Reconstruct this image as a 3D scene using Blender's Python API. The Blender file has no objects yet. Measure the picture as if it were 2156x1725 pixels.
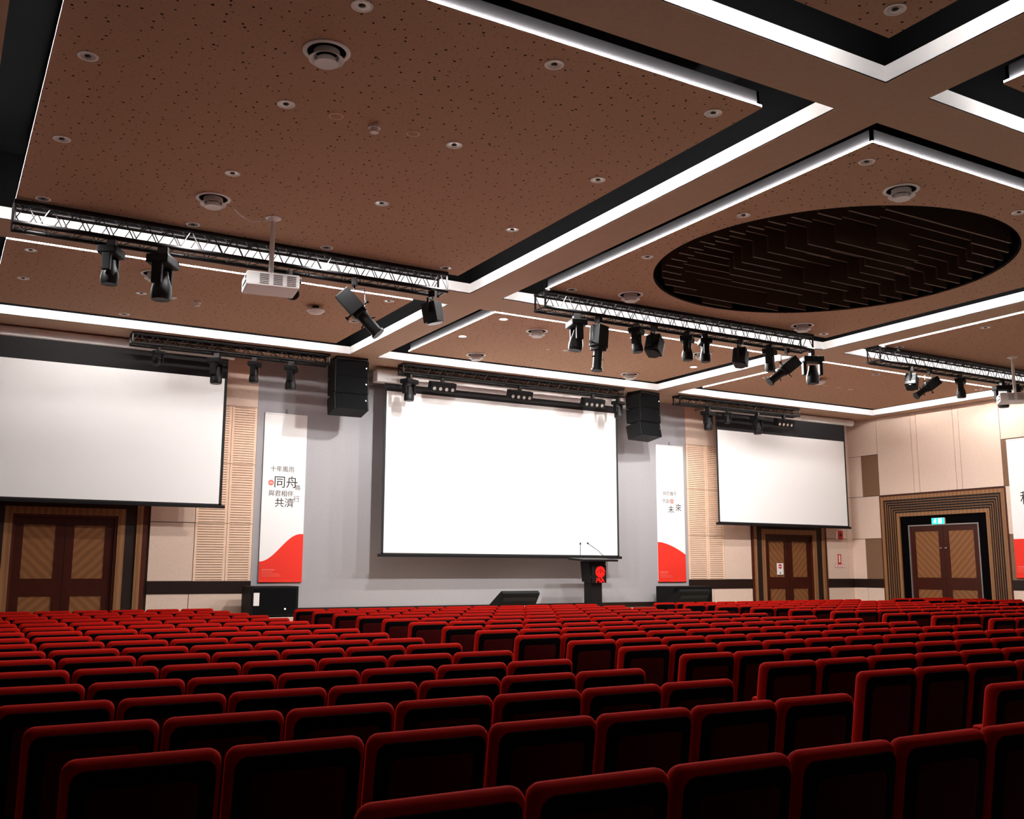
import bpy, bmesh, math, random
from mathutils import Vector, Matrix
R = math.radians
PI = math.pi
random.seed(7)
SC = bpy.context.scene
COL = SC.collection

# ------------------------------------------------------------------ camera
F_PX, YAW, PITCH, ROLL = 2079.7, 0.529166, 0.161534, 0.002128
CAM_Z = 1.45
fw = Vector((math.sin(YAW)*math.cos(PITCH), math.cos(YAW)*math.cos(PITCH), math.sin(PITCH)))
r0 = Vector((math.cos(YAW), -math.sin(YAW), 0)); u0 = r0.cross(fw)
r1 = r0*math.cos(ROLL)+u0*math.sin(ROLL); u1 = -r0*math.sin(ROLL)+u0*math.cos(ROLL)
cd = bpy.data.cameras.new('camera'); cam = bpy.data.objects.new('camera', cd); COL.objects.link(cam)
cam.matrix_world = Matrix(((r1.x, u1.x, -fw.x, 0), (r1.y, u1.y, -fw.y, 0), (r1.z, u1.z, -fw.z, CAM_Z), (0, 0, 0, 1)))
cd.sensor_width = 36; cd.lens = F_PX/2156*36; cd.clip_start = .05; cd.clip_end = 100
SC.camera = cam

# ------------------------------------------------------------------ world, exposure
w = bpy.data.worlds.new('world'); SC.world = w; w.use_nodes = True
w.node_tree.nodes['Background'].inputs[0].default_value = (.02, .02, .022, 1)
w.node_tree.nodes['Background'].inputs[1].default_value = .3
vs = SC.view_settings
vs.view_transform = 'Standard'; vs.look = 'None'; vs.gamma = 1; vs.use_curve_mapping = False
vs.exposure = 0.75
STRIP_L = 84.0          # radiance of the cove light strips
DOWN_STAGE = 240.0      # watts of the lit downlights by the stage; unlit ones get added fill
FILL_HALL = 75.0  # watts of added fill spots under the unlit hall fittings
FILL_BACK = 52.0  # same added fill, nearer the camera

# ------------------------------------------------------------------ materials
def lin(c):
    return tuple(((v/255)/12.92 if v/255 <= .04045 else ((v/255+.055)/1.055)**2.4) for v in c)
def mat(name, rgb, rough=.7, metal=0., emit=None, es=0., noise=0., nscale=20., bump=0., spec=.3, alpha=None):
    m = bpy.data.materials.new(name); m.use_nodes = True
    nt = m.node_tree; b = nt.nodes['Principled BSDF']
    c = (*lin(rgb), 1)
    b.inputs['Base Color'].default_value = c
    b.inputs['Roughness'].default_value = rough; b.inputs['Metallic'].default_value = metal
    b.inputs['Specular IOR Level'].default_value = spec
    if emit:
        b.inputs['Emission Color'].default_value = (*lin(emit), 1); b.inputs['Emission Strength'].default_value = es
    if noise or bump:
        tc = nt.nodes.new('ShaderNodeTexCoord'); nz = nt.nodes.new('ShaderNodeTexNoise')
        nz.inputs['Scale'].default_value = nscale; nz.inputs['Detail'].default_value = 4
        nt.links.new(tc.outputs['Object'], nz.inputs['Vector'])
        if noise:
            mr = nt.nodes.new('ShaderNodeMapRange'); mr.inputs[1].default_value = .3; mr.inputs[2].default_value = .7
            mr.inputs[3].default_value = 1-noise; mr.inputs[4].default_value = 1+noise
            hs = nt.nodes.new('ShaderNodeHueSaturation'); hs.inputs['Color'].default_value = c
            nt.links.new(nz.outputs['Fac'], mr.inputs[0]); nt.links.new(mr.outputs[0], hs.inputs['Value'])
            nt.links.new(hs.outputs[0], b.inputs['Base Color'])
        if bump:
            bp = nt.nodes.new('ShaderNodeBump'); bp.inputs['Strength'].default_value = bump; bp.inputs['Distance'].default_value = .01
            nt.links.new(nz.outputs['Fac'], bp.inputs['Height']); nt.links.new(bp.outputs[0], b.inputs['Normal'])
    return m
def perforated(name, rgb):
    """painted board with randomly scattered large and small round holes"""
    m = mat(name, rgb, .85, spec=.15); nt = m.node_tree; b = nt.nodes['Principled BSDF']
    tc = nt.nodes.new('ShaderNodeTexCoord'); last = None
    for scale, lo, hi in ((7.0, .045, .085), (16., .05, .10)):
        v = nt.nodes.new('ShaderNodeTexVoronoi'); v.voronoi_dimensions = '2D'; v.inputs['Scale'].default_value = scale
        nt.links.new(tc.outputs['Object'], v.inputs['Vector'])
        sp = nt.nodes.new('ShaderNodeSeparateColor'); nt.links.new(v.outputs['Color'], sp.inputs[0])
        mr = nt.nodes.new('ShaderNodeMapRange'); mr.inputs[3].default_value = lo; mr.inputs[4].default_value = hi
        nt.links.new(sp.outputs[0], mr.inputs[0])
        lt = nt.nodes.new('ShaderNodeMath'); lt.operation = 'LESS_THAN'
        nt.links.new(v.outputs['Distance'], lt.inputs[0]); nt.links.new(mr.outputs[0], lt.inputs[1])
        if last is None: last = lt.outputs[0]
        else:
            mx = nt.nodes.new('ShaderNodeMath'); mx.operation = 'MAXIMUM'
            h = nt.nodes.new('ShaderNodeMath'); h.operation = 'MULTIPLY'; h.inputs[1].default_value = .55
            nt.links.new(lt.outputs[0], h.inputs[0])
            nt.links.new(last, mx.inputs[0]); nt.links.new(h.outputs[0], mx.inputs[1]); last = mx.outputs[0]
    mix = nt.nodes.new('ShaderNodeMix'); mix.data_type = 'RGBA'
    mix.inputs[6].default_value = (*lin(rgb), 1); mix.inputs[7].default_value = (*lin((38, 20, 12)), 1)
    nt.links.new(last, mix.inputs[0]); nt.links.new(mix.outputs[2], b.inputs['Base Color'])
    return m
def wood(name, a, b2, scale=6., ang=45., rough=.45, herring=False):
    """veneer with straight grain; herring flips the grain direction"""
    m = mat(name, a, rough); nt = m.node_tree; b = nt.nodes['Principled BSDF']
    tc = nt.nodes.new('ShaderNodeTexCoord'); mp = nt.nodes.new('ShaderNodeMapping')
    mp.inputs['Rotation'].default_value = (0, R(ang), 0)
    nt.links.new(tc.outputs['Object'], mp.inputs['Vector'])
    wv = nt.nodes.new('ShaderNodeTexWave'); wv.wave_type = 'BANDS'; wv.bands_direction = 'X'
    wv.inputs['Scale'].default_value = scale; wv.inputs['Distortion'].default_value = 1.2; wv.inputs['Detail'].default_value = 3
    wv.inputs['Detail Scale'].default_value = 2.
    nt.links.new(mp.outputs[0], wv.inputs['Vector'])
    mix = nt.nodes.new('ShaderNodeMix'); mix.data_type = 'RGBA'
    mix.inputs[6].default_value = (*lin(a), 1); mix.inputs[7].default_value = (*lin(b2), 1)
    nt.links.new(wv.outputs['Fac'], mix.inputs[0]); nt.links.new(mix.outputs[2], b.inputs['Base Color'])
    return m

MT = dict(
    beam=mat('brown_paint', (188, 156, 132), .8, noise=.04, nscale=30),
    panel=perforated('perforated_board', (184, 146, 120)),
    white=mat('white_paint', (238, 236, 234), .6),
    fascia=mat('fascia_grey', (72, 71, 74), .6),
    void=mat('black_void', (9, 9, 10), .95, spec=.05),
    strip2=mat('strip_light_dim', (255, 255, 255), .5, emit=(255, 251, 249), es=STRIP_L*.5),
    strip=mat('strip_light', (255, 255, 255), .5, emit=(255, 251, 247), es=STRIP_L),
    black=mat('black_metal', (11, 10, 11), .5, spec=.3),
    blackp=mat('black_plastic', (9, 9, 10), .6, spec=.2),
    chord=mat('black_aluminium', (26, 24, 24), .35, metal=.5),
    chrome=mat('bare_metal', (190, 190, 195), .25, metal=1.),
    truss=mat('dark_aluminium', (58, 55, 55), .38, metal=.8),
    grille=mat('speaker_grille', (9, 9, 10), .85, noise=.4, nscale=200, spec=.1),
    screen=mat('screen_cloth', (250, 249, 247), .9, spec=.05),
    sblack=mat('screen_border', (42, 41, 42), .9),
    grey=mat('grey_wall_fabric', (166, 163, 165), .9, noise=.05, nscale=60, spec=.1),
    cream=mat('cream_wall_fabric', (222, 196, 178), .9, noise=.05, nscale=50, spec=.1),
    taupe=mat('taupe_wall_fabric', (126, 96, 74), .9, noise=.07, nscale=50, spec=.1),
    tan=mat('tan_timber', (240, 204, 176), .6, noise=.04, nscale=12),
    slot=mat('slot_backing', (104, 60, 40), .9),
    backing=mat('wall_backing', (70, 52, 42), .95),
    rail=mat('dark_rail', (34, 20, 16), .4),
    rib=wood('portal_timber', (150, 106, 70), (128, 88, 56), 3, 0),
    ribdark=mat('portal_dark', (34, 20, 15), .5),
    redwood=mat('dark_red_timber', (72, 26, 12), .45, noise=.12, nscale=10),
    veneer=wood('veneer_panel', (136, 90, 54), (116, 74, 42), 2.6, 45),
    veneer2=wood('veneer_panel_mirrored', (136, 90, 54), (116, 74, 42), 2.6, -45),
    stile=mat('mahogany_stile', (58, 20, 10), .35, noise=.15, nscale=8),
    carpet=mat('carpet', (176, 168, 160), .95, noise=.2, nscale=40, spec=.05),
    stage=mat('stage_deck', (196, 178, 158), .7),
    seat=mat('red_fabric', (140, 13, 6), .9, noise=.12, nscale=300, spec=.04),
    seatback=mat('dark_red_panel', (52, 5, 6), .9, spec=.05),
    shell=mat('seat_shell', (6, 4, 5), .8, spec=.03),
    red=mat('banner_red', (238, 52, 36), .7),
    bwhite=mat('banner_white', (246, 243, 241), .7),
    ink=mat('black_ink', (38, 34, 34), .7),
    ink2=mat('grey_ink', (92, 86, 84), .7),
    pink=mat('pale_red_ink', (236, 110, 96), .7),
    emblem=mat('red_emblem', (255, 22, 14), .5, emit=(255, 14, 8), es=.25),
    lamp=mat('lamp_on', (255, 255, 255), .5, emit=(255, 246, 232), es=14),
    lampoff=mat('lamp_reflector', (214, 206, 200), .25, metal=.6),
    glass=mat('lens_glass', (20, 20, 24), .3, spec=.3),
    fin=wood('baffle_timber', (88, 66, 50), (62, 46, 36), 14, 90, .5),
    green=mat('exit_green', (20, 190, 150), .5, emit=(20, 220, 170), es=1.6),
    greenw=mat('exit_white', (235, 255, 250), .5, emit=(225, 255, 245), es=2.0),
    sign=mat('sign_white', (240, 234, 230), .6),
    signred=mat('sign_red', (196, 40, 30), .5),
    metalgrey=mat('grey_metal_frame', (150, 140, 136), .4, metal=.5),
    led=mat('indicator_white', (230, 230, 230), .4, emit=(220, 225, 230), es=.6),
)

sb = MT['seat'].node_tree.nodes['Principled BSDF']      # fabric sheen added to imitate light from above on the chair rims
sb.inputs['Sheen Weight'].default_value = .6; sb.inputs['Sheen Roughness'].default_value = .38
sb.inputs['Sheen Tint'].default_value = (1., .02, .004, 1)

# ------------------------------------------------------------------ mesh helpers
class MB:
    def __init__(s): s.v = []; s.f = []
    def box(s, x0, x1, y0, y1, z0, z1, mtx=None):
        n = len(s.v)
        p = [(x0, y0, z0), (x1, y0, z0), (x1, y1, z0), (x0, y1, z0), (x0, y0, z1), (x1, y0, z1), (x1, y1, z1), (x0, y1, z1)]
        if mtx: p = [tuple(mtx @ Vector(q)) for q in p]
        s.v += p
        s.f += [tuple(n+i for i in q) for q in ((0, 3, 2, 1), (4, 5, 6, 7), (0, 1, 5, 4), (1, 2, 6, 5), (2, 3, 7, 6), (3, 0, 4, 7))]
        return s
    def quad(s, *p):
        n = len(s.v); s.v += [tuple(q) for q in p]; s.f.append(tuple(range(n, n+len(p)))); return s
    def tube(s, a, b, ra, rb=None, n=12, caps=True):
        a = Vector(a); b = Vector(b); rb = ra if rb is None else rb
        d = (b-a).normalized(); e = d.orthogonal().normalized(); g = d.cross(e)
        k = len(s.v)
        for c, r in ((a, ra), (b, rb)):
            for i in range(n):
                t = 2*PI*i/n; s.v.append(tuple(c+(e*math.cos(t)+g*math.sin(t))*r))
        for i in range(n):
            j = (i+1) % n; s.f.append((k+i, k+j, k+n+j, k+n+i))
        if caps: s.f.append(tuple(k+i for i in reversed(range(n)))); s.f.append(tuple(k+n+i for i in range(n)))
        return s
    def path(s, pts, r, n=8):
        for a, b in zip(pts, pts[1:]): s.tube(a, b, r, n=n)
        return s
    def lathe(s, prof, n=28, c=(0, 0, 0), closed=False):
        """prof: (radius, z) list turned about the z axis"""
        k = len(s.v); m = len(prof)
        for r, z in prof:
            for i in range(n):
                t = 2*PI*i/n; s.v.append((c[0]+r*math.cos(t), c[1]+r*math.sin(t), c[2]+z))
        for a in range(m if closed else m-1):
            b = (a+1) % m
            for i in range(n):
                j = (i+1) % n; s.f.append((k+a*n+i, k+a*n+j, k+b*n+j, k+b*n+i))
        return s
    def prism(s, poly, y0, y1):
        """poly in x,z extruded along y"""
        k = len(s.v); n = len(poly)
        s.v += [(x, y0, z) for x, z in poly]+[(x, y1, z) for x, z in poly]
        s.f.append(tuple(range(k, k+n))); s.f.append(tuple(k+n+i for i in reversed(range(n))))
        for i in range(n):
            j = (i+1) % n; s.f.append((k+i, k+n+i, k+n+j, k+j))
        return s
    def mesh(s, name, m, smooth=False, bevel=0.):
        me = bpy.data.meshes.new(name); me.from_pydata(s.v, [], s.f)
        bm = bmesh.new(); bm.from_mesh(me)
        bmesh.ops.recalc_face_normals(bm, faces=bm.faces)
        if bevel: bmesh.ops.bevel(bm, geom=list(bm.edges), offset=bevel, segments=2, affect='EDGES', profile=.6)
        if smooth:
            for f in bm.faces: f.smooth = True
            for e in bm.edges:
                if len(e.link_faces) == 2 and e.calc_face_angle(0) > .7: e.smooth = False
        bm.to_mesh(me); bm.free(); me.materials.append(m); return me
    def build(s, name, m, parent=None, smooth=False, bevel=0., loc=None):
        o = bpy.data.objects.new(name, s.mesh(name, m, smooth, bevel)); COL.objects.link(o)
        if parent: o.parent = parent
        if loc: o.location = loc
        return o
def link_mesh(name, me, parent=None, loc=None):
    o = bpy.data.objects.new(name, me); COL.objects.link(o)
    if parent: o.parent = parent
    if loc: o.location = loc
    return o
def tag(o, label=None, cat=None, group=None, kind=None):
    for k, v in (('label', label), ('category', cat), ('group', group), ('kind', kind)):
        if v: o[k] = v
    return o
def thing(name, label, cat, loc=(0, 0, 0), rz=0., group=None, kind=None):
    o = bpy.data.objects.new(name, None); COL.objects.link(o); o.empty_display_size = .1
    o.location = loc; o.rotation_euler = (0, 0, rz)
    return tag(o, label, cat, group, kind)
def copy_tree(o, parent=None):
    c = o.copy(); COL.objects.link(c); c.parent = parent
    for ch in list(o.children): copy_tree(ch, c)
    return c
def slab(wd, z0, z1, t, rc, rb, y0=0., top_only=True, seg=4, bseg=2):
    """rounded upright slab: width wd, from z0 to z1, thickness t from y0, corner radius rc, edge roundness rb"""
    pts = []
    def arc(cx, cz, a0, a1):
        for i in range(seg+1):
            a = a0+(a1-a0)*i/seg; pts.append((cx+rc*math.cos(a), cz+rc*math.sin(a)))
    arc(wd/2-rc, z1-rc, 0, PI/2); arc(-wd/2+rc, z1-rc, PI/2, PI)
    if top_only: pts += [(-wd/2, z0), (wd/2, z0)]
    else: arc(-wd/2+rc, z0+rc, PI, 1.5*PI); arc(wd/2-rc, z0+rc, 1.5*PI, 2*PI)
    m = MB(); m.prism(pts, y0, y0+t)
    me = bpy.data.meshes.new('slab'); me.from_pydata(m.v, [], m.f)
    bm = bmesh.new(); bm.from_mesh(me); bmesh.ops.recalc_face_normals(bm, faces=bm.faces)
    if rb:
        ed = [e for e in bm.edges if abs(e.verts[0].co.y-e.verts[1].co.y) < 1e-6]
        bmesh.ops.bevel(bm, geom=ed, offset=rb, segments=bseg, affect='EDGES', profile=.5)
    for f in bm.faces: f.smooth = True
    for e in bm.edges:
        if len(e.link_faces) == 2 and e.calc_face_angle(0) > 1.0: e.smooth = False
    bm.to_mesh(me); bm.free(); return me
def text(name, s, size, m, parent=None, loc=(0, 0, 0), rz=0., align='LEFT', depth=.002, sx=1., label=None):
    cu = bpy.data.curves.new(name, 'FONT'); cu.body = s; cu.size = size; cu.align_x = align; cu.extrude = depth
    o = bpy.data.objects.new(name, cu); COL.objects.link(o)
    dg = bpy.context.evaluated_depsgraph_get(); me = bpy.data.meshes.new_from_object(o.evaluated_get(dg))
    bpy.data.objects.remove(o); bpy.data.curves.remove(cu)
    me.materials.clear(); me.materials.append(m)
    t = bpy.data.objects.new(name, me); COL.objects.link(t)
    if parent: t.parent = parent
    t.rotation_euler = (PI/2, 0, rz); t.location = loc; t.scale = (sx, 1, 1)
    if label: t['label'] = label
    return t

# ------------------------------------------------------------------ room shell
ZB = 5.35                       # underside of the ceiling grid
ZF = 5.50                       # top of the lit cove face
ZV = 6.15                       # black void ceiling
XW0, XW1 = -.60, 20.85          # left and right wall
YF, YB = 18.0, -2.4             # front and back wall
XB = [(.17, 6.376), (6.90, 13.525), (14.026, 20.463)]      # open bays in x
YBAYS = [(-1.70, 4.92), (5.443, 12.102), (12.77, 16.80)]   # open bays in y
def struct(o): o['kind'] = 'structure'; return o

struct(MB().box(XW0-.2, XW1+.5, YB-.2, YF+.6, -.12, 0).build('floor', MT['carpet']))
# ceiling grid: one continuous slab of beams with white cove faces and the black void above
ceil = struct(MB().box(XW0-.2, XW1+.5, YB-.2, YF+.6, ZV, ZV+.1).build('ceiling', MT['void']))
bxs = [(XW0, .17), (6.376, 6.90), (13.525, 14.026), (20.463, XW1)]
bys = [(YB, -1.70), (4.92, 5.443), (12.102, 12.77), (16.80, YF)]
g = MB()
for y0, y1 in bys: g.box(XW0, XW1, y0, y1, ZB, ZB+.012)
for x0, x1 in bxs:
    for y0, y1 in YBAYS: g.box(x0, x1, y0, y1, ZB, ZB+.012)
g.build('ceiling_beam', MT['beam'], ceil)
wf = MB(); vf = MB()
for x0, x1 in XB:
    for y0, y1 in YBAYS:
        for q in ((x0-.02, x0, y0, y1), (x1, x1+.02, y0, y1), (x0, x1, y0-.02, y0), (x0, x1, y1, y1+.02)):
            wf.box(*q, ZB+.001, ZF)
            vf.box(*q, ZF, ZV)
wf.build('cove_face', MT['white'], ceil)
vf.build('void_side', MT['void'], ceil)

# floating panels
CIRC = (10.02, 8.82, 2.28)
def ring_panel(x0, x1, y0, y1, z0, z1, circ=None):
    m = MB()
    if not circ: return m.box(x0, x1, y0, y1, z0, z1)
    cx, cy, r = circ; n = 96
    cs = [(cx+r*math.cos(2*PI*i/n), cy+r*math.sin(2*PI*i/n)) for i in range(n)]
    out = []
    for i in range(n):
        a = 2*PI*i/n; dx, dy = math.cos(a), math.sin(a); t = 1e9
        if dx > 1e-9: t = min(t, (x1-cx)/dx)
        if dx < -1e-9: t = min(t, (x0-cx)/dx)
        if dy > 1e-9: t = min(t, (y1-cy)/dy)
        if dy < -1e-9: t = min(t, (y0-cy)/dy)
        out.append((cx+dx*t, cy+dy*t))
    # move the nearest rim points onto the true corners
    for c in ((x0, y0), (x1, y0), (x1, y1), (x0, y1)):
        k = min(range(n), key=lambda i: (out[i][0]-c[0])**2+(out[i][1]-c[1])**2); out[k] = c
    for z, fl in ((z0, 1), (z1, 0)):
        k = len(m.v); m.v += [(x, y, z) for x, y in out]+[(x, y, z) for x, y in cs]
        for i in range(n):
            j = (i+1) % n; m.f.append((k+i, k+j, k+n+j, k+n+i))
    for i in range(n):
        j = (i+1) % n
        m.f.append((i, j, 2*n+j, 2*n+i)); m.f.append((n+i, n+j, 3*n+j, 3*n+i))
    return m
PZ = 5.428     # underside of the panels (8 cm above the grid)
pcols = [(.52, 5.93, 'left'), (7.37, 13.07, 'middle'), (14.46, 20.02, 'right')]
prows = [(-1.27, 4.52, 'nearest, overhead'), (5.88, 11.62, 'second'), (13.13, 16.35, 'stage-side')]
PLAB = {
 (0, 0): 'ceiling panel overhead at the top edge, left of the grid crossing, mostly out of view',
 (1, 0): 'ceiling panel whose white corner edge shows at the far upper right of the photo',
 (0, 1): 'largest perforated brown ceiling panel filling the upper left, projector pole fixed to it',
 (1, 1): 'perforated brown ceiling panel with the large round baffle opening',
 (2, 1): 'dark brown ceiling panel right of the round-opening panel, carrying the right projector',
 (0, 2): 'shallow brown ceiling panel behind the left lighting truss, above the left screen',
 (1, 2): 'brown ceiling panel above the centre screen with four downlights switched on',
 (2, 2): 'shallow brown ceiling panel above the right screen, left of the cream side wall',
}
for ri, (y0, y1, rn) in enumerate(prows):
    for ci, (x0, x1, cn) in enumerate(pcols):
        if (ci, ri) == (2, 0): pass
        lab = PLAB.get((ci, ri), 'ceiling panel above the right wall beyond the right edge')
        if (ci, ri) == (2, 0): continue
        t = thing('ceiling_panel', lab, 'ceiling panel', (0, 0, 0), group='floating perforated ceiling panels')
        ci_ = CIRC if (ci, ri) == (1, 1) else None
        ring_panel(x0-.016, x1+.016, y0-.016, y1+.016, PZ, PZ+.012, ci_).build('perforated_board', MT['panel'], t)
        ring_panel(x0, x1, y0, y1, PZ+.012, PZ+.03, ci_).build('backing_board', MT['void'], t)
        f = MB()
        for q in ((x0, x0+.03, y0, y1), (x1-.03, x1, y0, y1), (x0, x1, y0, y0+.03), (x0, x1, y1-.03, y1)): f.box(*q, PZ+.013, PZ+.155)
        f.build('fascia', MT['fascia'], t)
        s = MB(); e = .014
        for q in ((x0-e, x0, y0-e, y1+e), (x1, x1+e, y0-e, y1+e), (x0, x1, y0-e, y0), (x0, x1, y1, y1+e)): s.box(*q, PZ+.0125, PZ+.029)
        s.build('light_strip', MT['strip2' if ri == 0 else 'strip'], t)['label'] = 'glowing white edge strip'
        if ci_:
            m = MB(); cx, cy, r = CIRC
            m.lathe([(r, PZ-.002), (r, ZV-.05), (r+.02, ZV-.05), (r+.02, PZ-.002)], 96, (cx, cy, 0), True)
            m.build('opening_liner', MT['void'], t)

# timber baffles inside the round opening
cx, cy, rr = CIRC
nb = 18
for i in range(nb):
    y = cy-rr+.42+(2*rr-.54)*i/(nb-1)
    h = math.sqrt(max(.0, (rr-.10)**2-(y-cy)**2))
    t = thing('ceiling_baffle', 'dark timber baffle in the round ceiling opening, %s from its near edge' %
              ['first', 'second', 'third', 'fourth', 'fifth', 'sixth', 'seventh', 'eighth', 'ninth', 'tenth', 'eleventh', 'twelfth', 'thirteenth',
               'fourteenth', 'fifteenth', 'sixteenth', 'seventeenth', 'eighteenth', 'nineteenth', 'twentieth'][i], 'ceiling baffle', (cx, y, 0), group='timber baffles in the round ceiling opening')
    # each fin is cut in alternating long and short pieces, following rings round the centre
    def half(q): return math.sqrt(max(0., q*q-(y-cy)**2))
    cuts = [-h, -half(rr*.80), -half(rr*.52), -half(rr*.24), half(rr*.24), half(rr*.52), half(rr*.80), h]
    for j in range(7):
        a0, a1 = cuts[j], cuts[j+1]
        if j not in (0, 6): a0 -= .12; a1 -= .12
        if j == 0: a1 -= .12
        if j == 6: a0 -= .12
        if a1-a0 < .06: continue
        low = j in (0, 2, 4, 6)
        if low: MB().box(a0, a1, -.014, .014, PZ-(.05 if j in (2, 4) else .0), PZ+.30).build('fin', MT['fin'], t)
        else: MB().box(a0, a1, -.012, .012, PZ+.16, PZ+.30).build('fin', MT['fin'], t)

# ------------------------------------------------------------------ walls
TI = [1.25, 2.27, 3.35, 4.41, ZB]
def panel_set(root, rects, m, name='wall_panel', y=-.03, gap=.006, th=.03):
    """one mesh per upholstered panel; rects = (x0, x1, z0, z1)"""
    for x0, x1, z0, z1 in rects:
        MB().box(x0+gap, x1-gap, y, y+th, z0+gap, z1-gap).build(name, m, root)
front = struct(MB().box(XW0-.2, 1.0, YF+.0, YF+.15, 0, ZV).box(2.95, 17.4, YF, YF+.15, 0, ZV).box(19.75, XW1+.4, YF, YF+.15, 0, ZV)
               .box(1.0, 2.95, YF, YF+.15, 2.62, ZV).box(17.4, 19.75, YF, YF+.15, 2.62, ZV).build('wall_front', MT['backing']))
fr = bpy.data.objects.new('panelling', None); COL.objects.link(fr); fr.parent = front; fr.location = (0, YF, 0)
MB().box(5.06, 15.27, -.02, 0, 0, ZB).build('grey_wall_panel', MT['grey'], fr)['label'] = 'plain grey middle of the front wall'
cream = []
for x0, x1 in ((-.6, .72),): cream += [(x0, x1, a, b) for a, b in zip(TI, TI[1:])]+[(x0, x1, 0, 1.04)]
cream += [(3.27, 4.03, a, b) for a, b in zip(TI, TI[1:])]+[(.72, 3.27, 2.75, 3.35), (.72, 3.27, 3.35, 4.41), (.72, 3.27, 4.41, ZB), (4.03, 5.06, 4.41, ZB),
          (3.27, 3.98, 0, 1.04), (3.98, 5.05, 0, 1.04)]
cream += [(15.27, 16.38, 4.41, ZB), (16.38, 17.25, 1.25, 3.35), (16.38, 17.25, 3.35, 4.41), (16.38, 17.25, 4.41, ZB), (17.25, 19.84, 2.75, 4.41), (17.25, 19.84, 4.41, ZB),
          (19.84, 20.62, 1.25, 2.27), (19.84, 20.62, 2.27, 3.35), (19.84, 20.62, 3.35, 4.41), (19.84, 20.62, 4.41, ZB), (20.62, 20.85, 1.25, 3.35), (20.62, 20.85, 3.35, ZB),
          (15.27, 16.02, 0, 1.04), (16.02, 17.25, 0, 1.04), (19.84, 20.85, 0, 1.04)]
panel_set(fr, cream, MT['cream'])
for x0, x1 in ((-.6, .72), (3.27, 5.06), (15.27, 17.25), (19.84, 20.85)):
    MB().box(x0, x1, -.045, 0, 1.04, 1.25).build('chair_rail', MT['rail'], fr)
# slotted timber acoustic panels
def slotted(x0, x1, z0, z1, lab):
    t = thing('slotted_panel', lab, 'acoustic panel', (x0, YF, z0), group='slotted tan timber panels on the front wall')
    wd = x1-x0; h = z1-z0; m = MB(); gp = .004; b = .045
    m.box(gp, b, -.035, -.004, gp, h-gp).box(wd-b, wd-gp, -.035, -.004, gp, h-gp)
    n = round(h/.0445); p = h/n; so = .010
    for i in range(n+1):
        a = max(gp, i*p-p/2+so/2) if i else gp; c = min(h-gp, (i+.5)*p-so/2)
        m.box(b, wd-b, -.035, -.004, a, c)
    m.build('timber_slats', MT['tan'], t)
    MB().box(gp, wd-gp, -.012, 0, gp, h-gp).build('slot_backing', MT['slot'], t)
tn = ['bottom', 'second', 'third']
for k in range(3):
    slotted(4.59, 5.055, TI[k], TI[k+1], 'slotted tan panel beside the left banner, %s tier from the rail' % tn[k])
    slotted(4.03, 4.59, TI[k], TI[k+1], 'slotted tan panel at the left screen edge, %s tier from the rail' % tn[k])
    slotted(15.275, 15.87, TI[k], TI[k+1], 'slotted tan panel beside the middle banner, %s tier from the rail' % tn[k])
    slotted(15.87, 16.38, TI[k], TI[k+1], 'slotted tan panel at the right screen edge, %s tier from the rail' % tn[k])
# stage skirting on the grey wall
struct(MB().box(5.07, 15.26, YF-.045, YF-.02, .66, .76).build('baseboard_front', MT['rail']))

# right wall (local frame: x = towards the camera along the wall, y = into the wall)
right = struct(MB().box(XW1, XW1+.15, YB-.2, 13.62, 0, ZV).box(XW1, XW1+.15, 17.02, YF+.15, 0, ZV).box(XW1, XW1+.15, 13.62, 17.02, 3.33, ZV).build('wall_right', MT['backing']))
rf = bpy.data.objects.new('panelling', None); COL.objects.link(rf); rf.parent = right; rf.location = (XW1, YF, 0); rf.rotation_euler = (0, 0, -PI/2)
Y = lambda y: YF-y
cr = [(0, Y(17.02), TI[3], TI[4]), (0, Y(17.55), TI[2], TI[3]), (0, Y(17.02), TI[1], TI[2]), (0, Y(17.55), TI[0], TI[1])]
tp = [(Y(17.55), Y(17.02), TI[2], TI[3]), (Y(17.55), Y(17.02), TI[0], TI[1])]
cr += [(Y(a), Y(b), 3.35, ZB) for a, b in ((17.02, 15.98), (15.98, 15.82), (15.82, 14.80), (14.80, 14.65), (14.65, 13.61))]
cr += [(0, Y(17.55), 0, 1.04), (Y(17.55), Y(17.02), 0, 1.04)]
pos = 13.61; k = 0
while pos > -2:
    nx = pos-3.4
    cr += [(Y(pos), Y(nx), TI[3], TI[4]), (Y(pos), Y(nx), TI[1], TI[2]), (Y(pos), Y(nx), 0, 1.04)]
    tp += [(Y(pos), Y(nx), TI[2], TI[3]), (Y(pos), Y(nx), TI[0], TI[1])]
    pos = nx
panel_set(rf, cr, MT['cream']); panel_set(rf, tp, MT['taupe'])
MB().box(0, Y(17.02), -.045, 0, 1.04, 1.25).build('chair_rail', MT['rail'], rf)
MB().box(Y(13.6), Y(-2.3), -.045, 0, 1.04, 1.25).build('chair_rail', MT['rail'], rf)
struct(MB().box(XW0-.15, XW0, YB-.2, YF, 0, ZV).build('wall_left', MT['rail']))
struct(MB().box(XW0-.15, XW1+.15, YB-.15, YB, 0, ZV).build('wall_back', MT['rail']))

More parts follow.
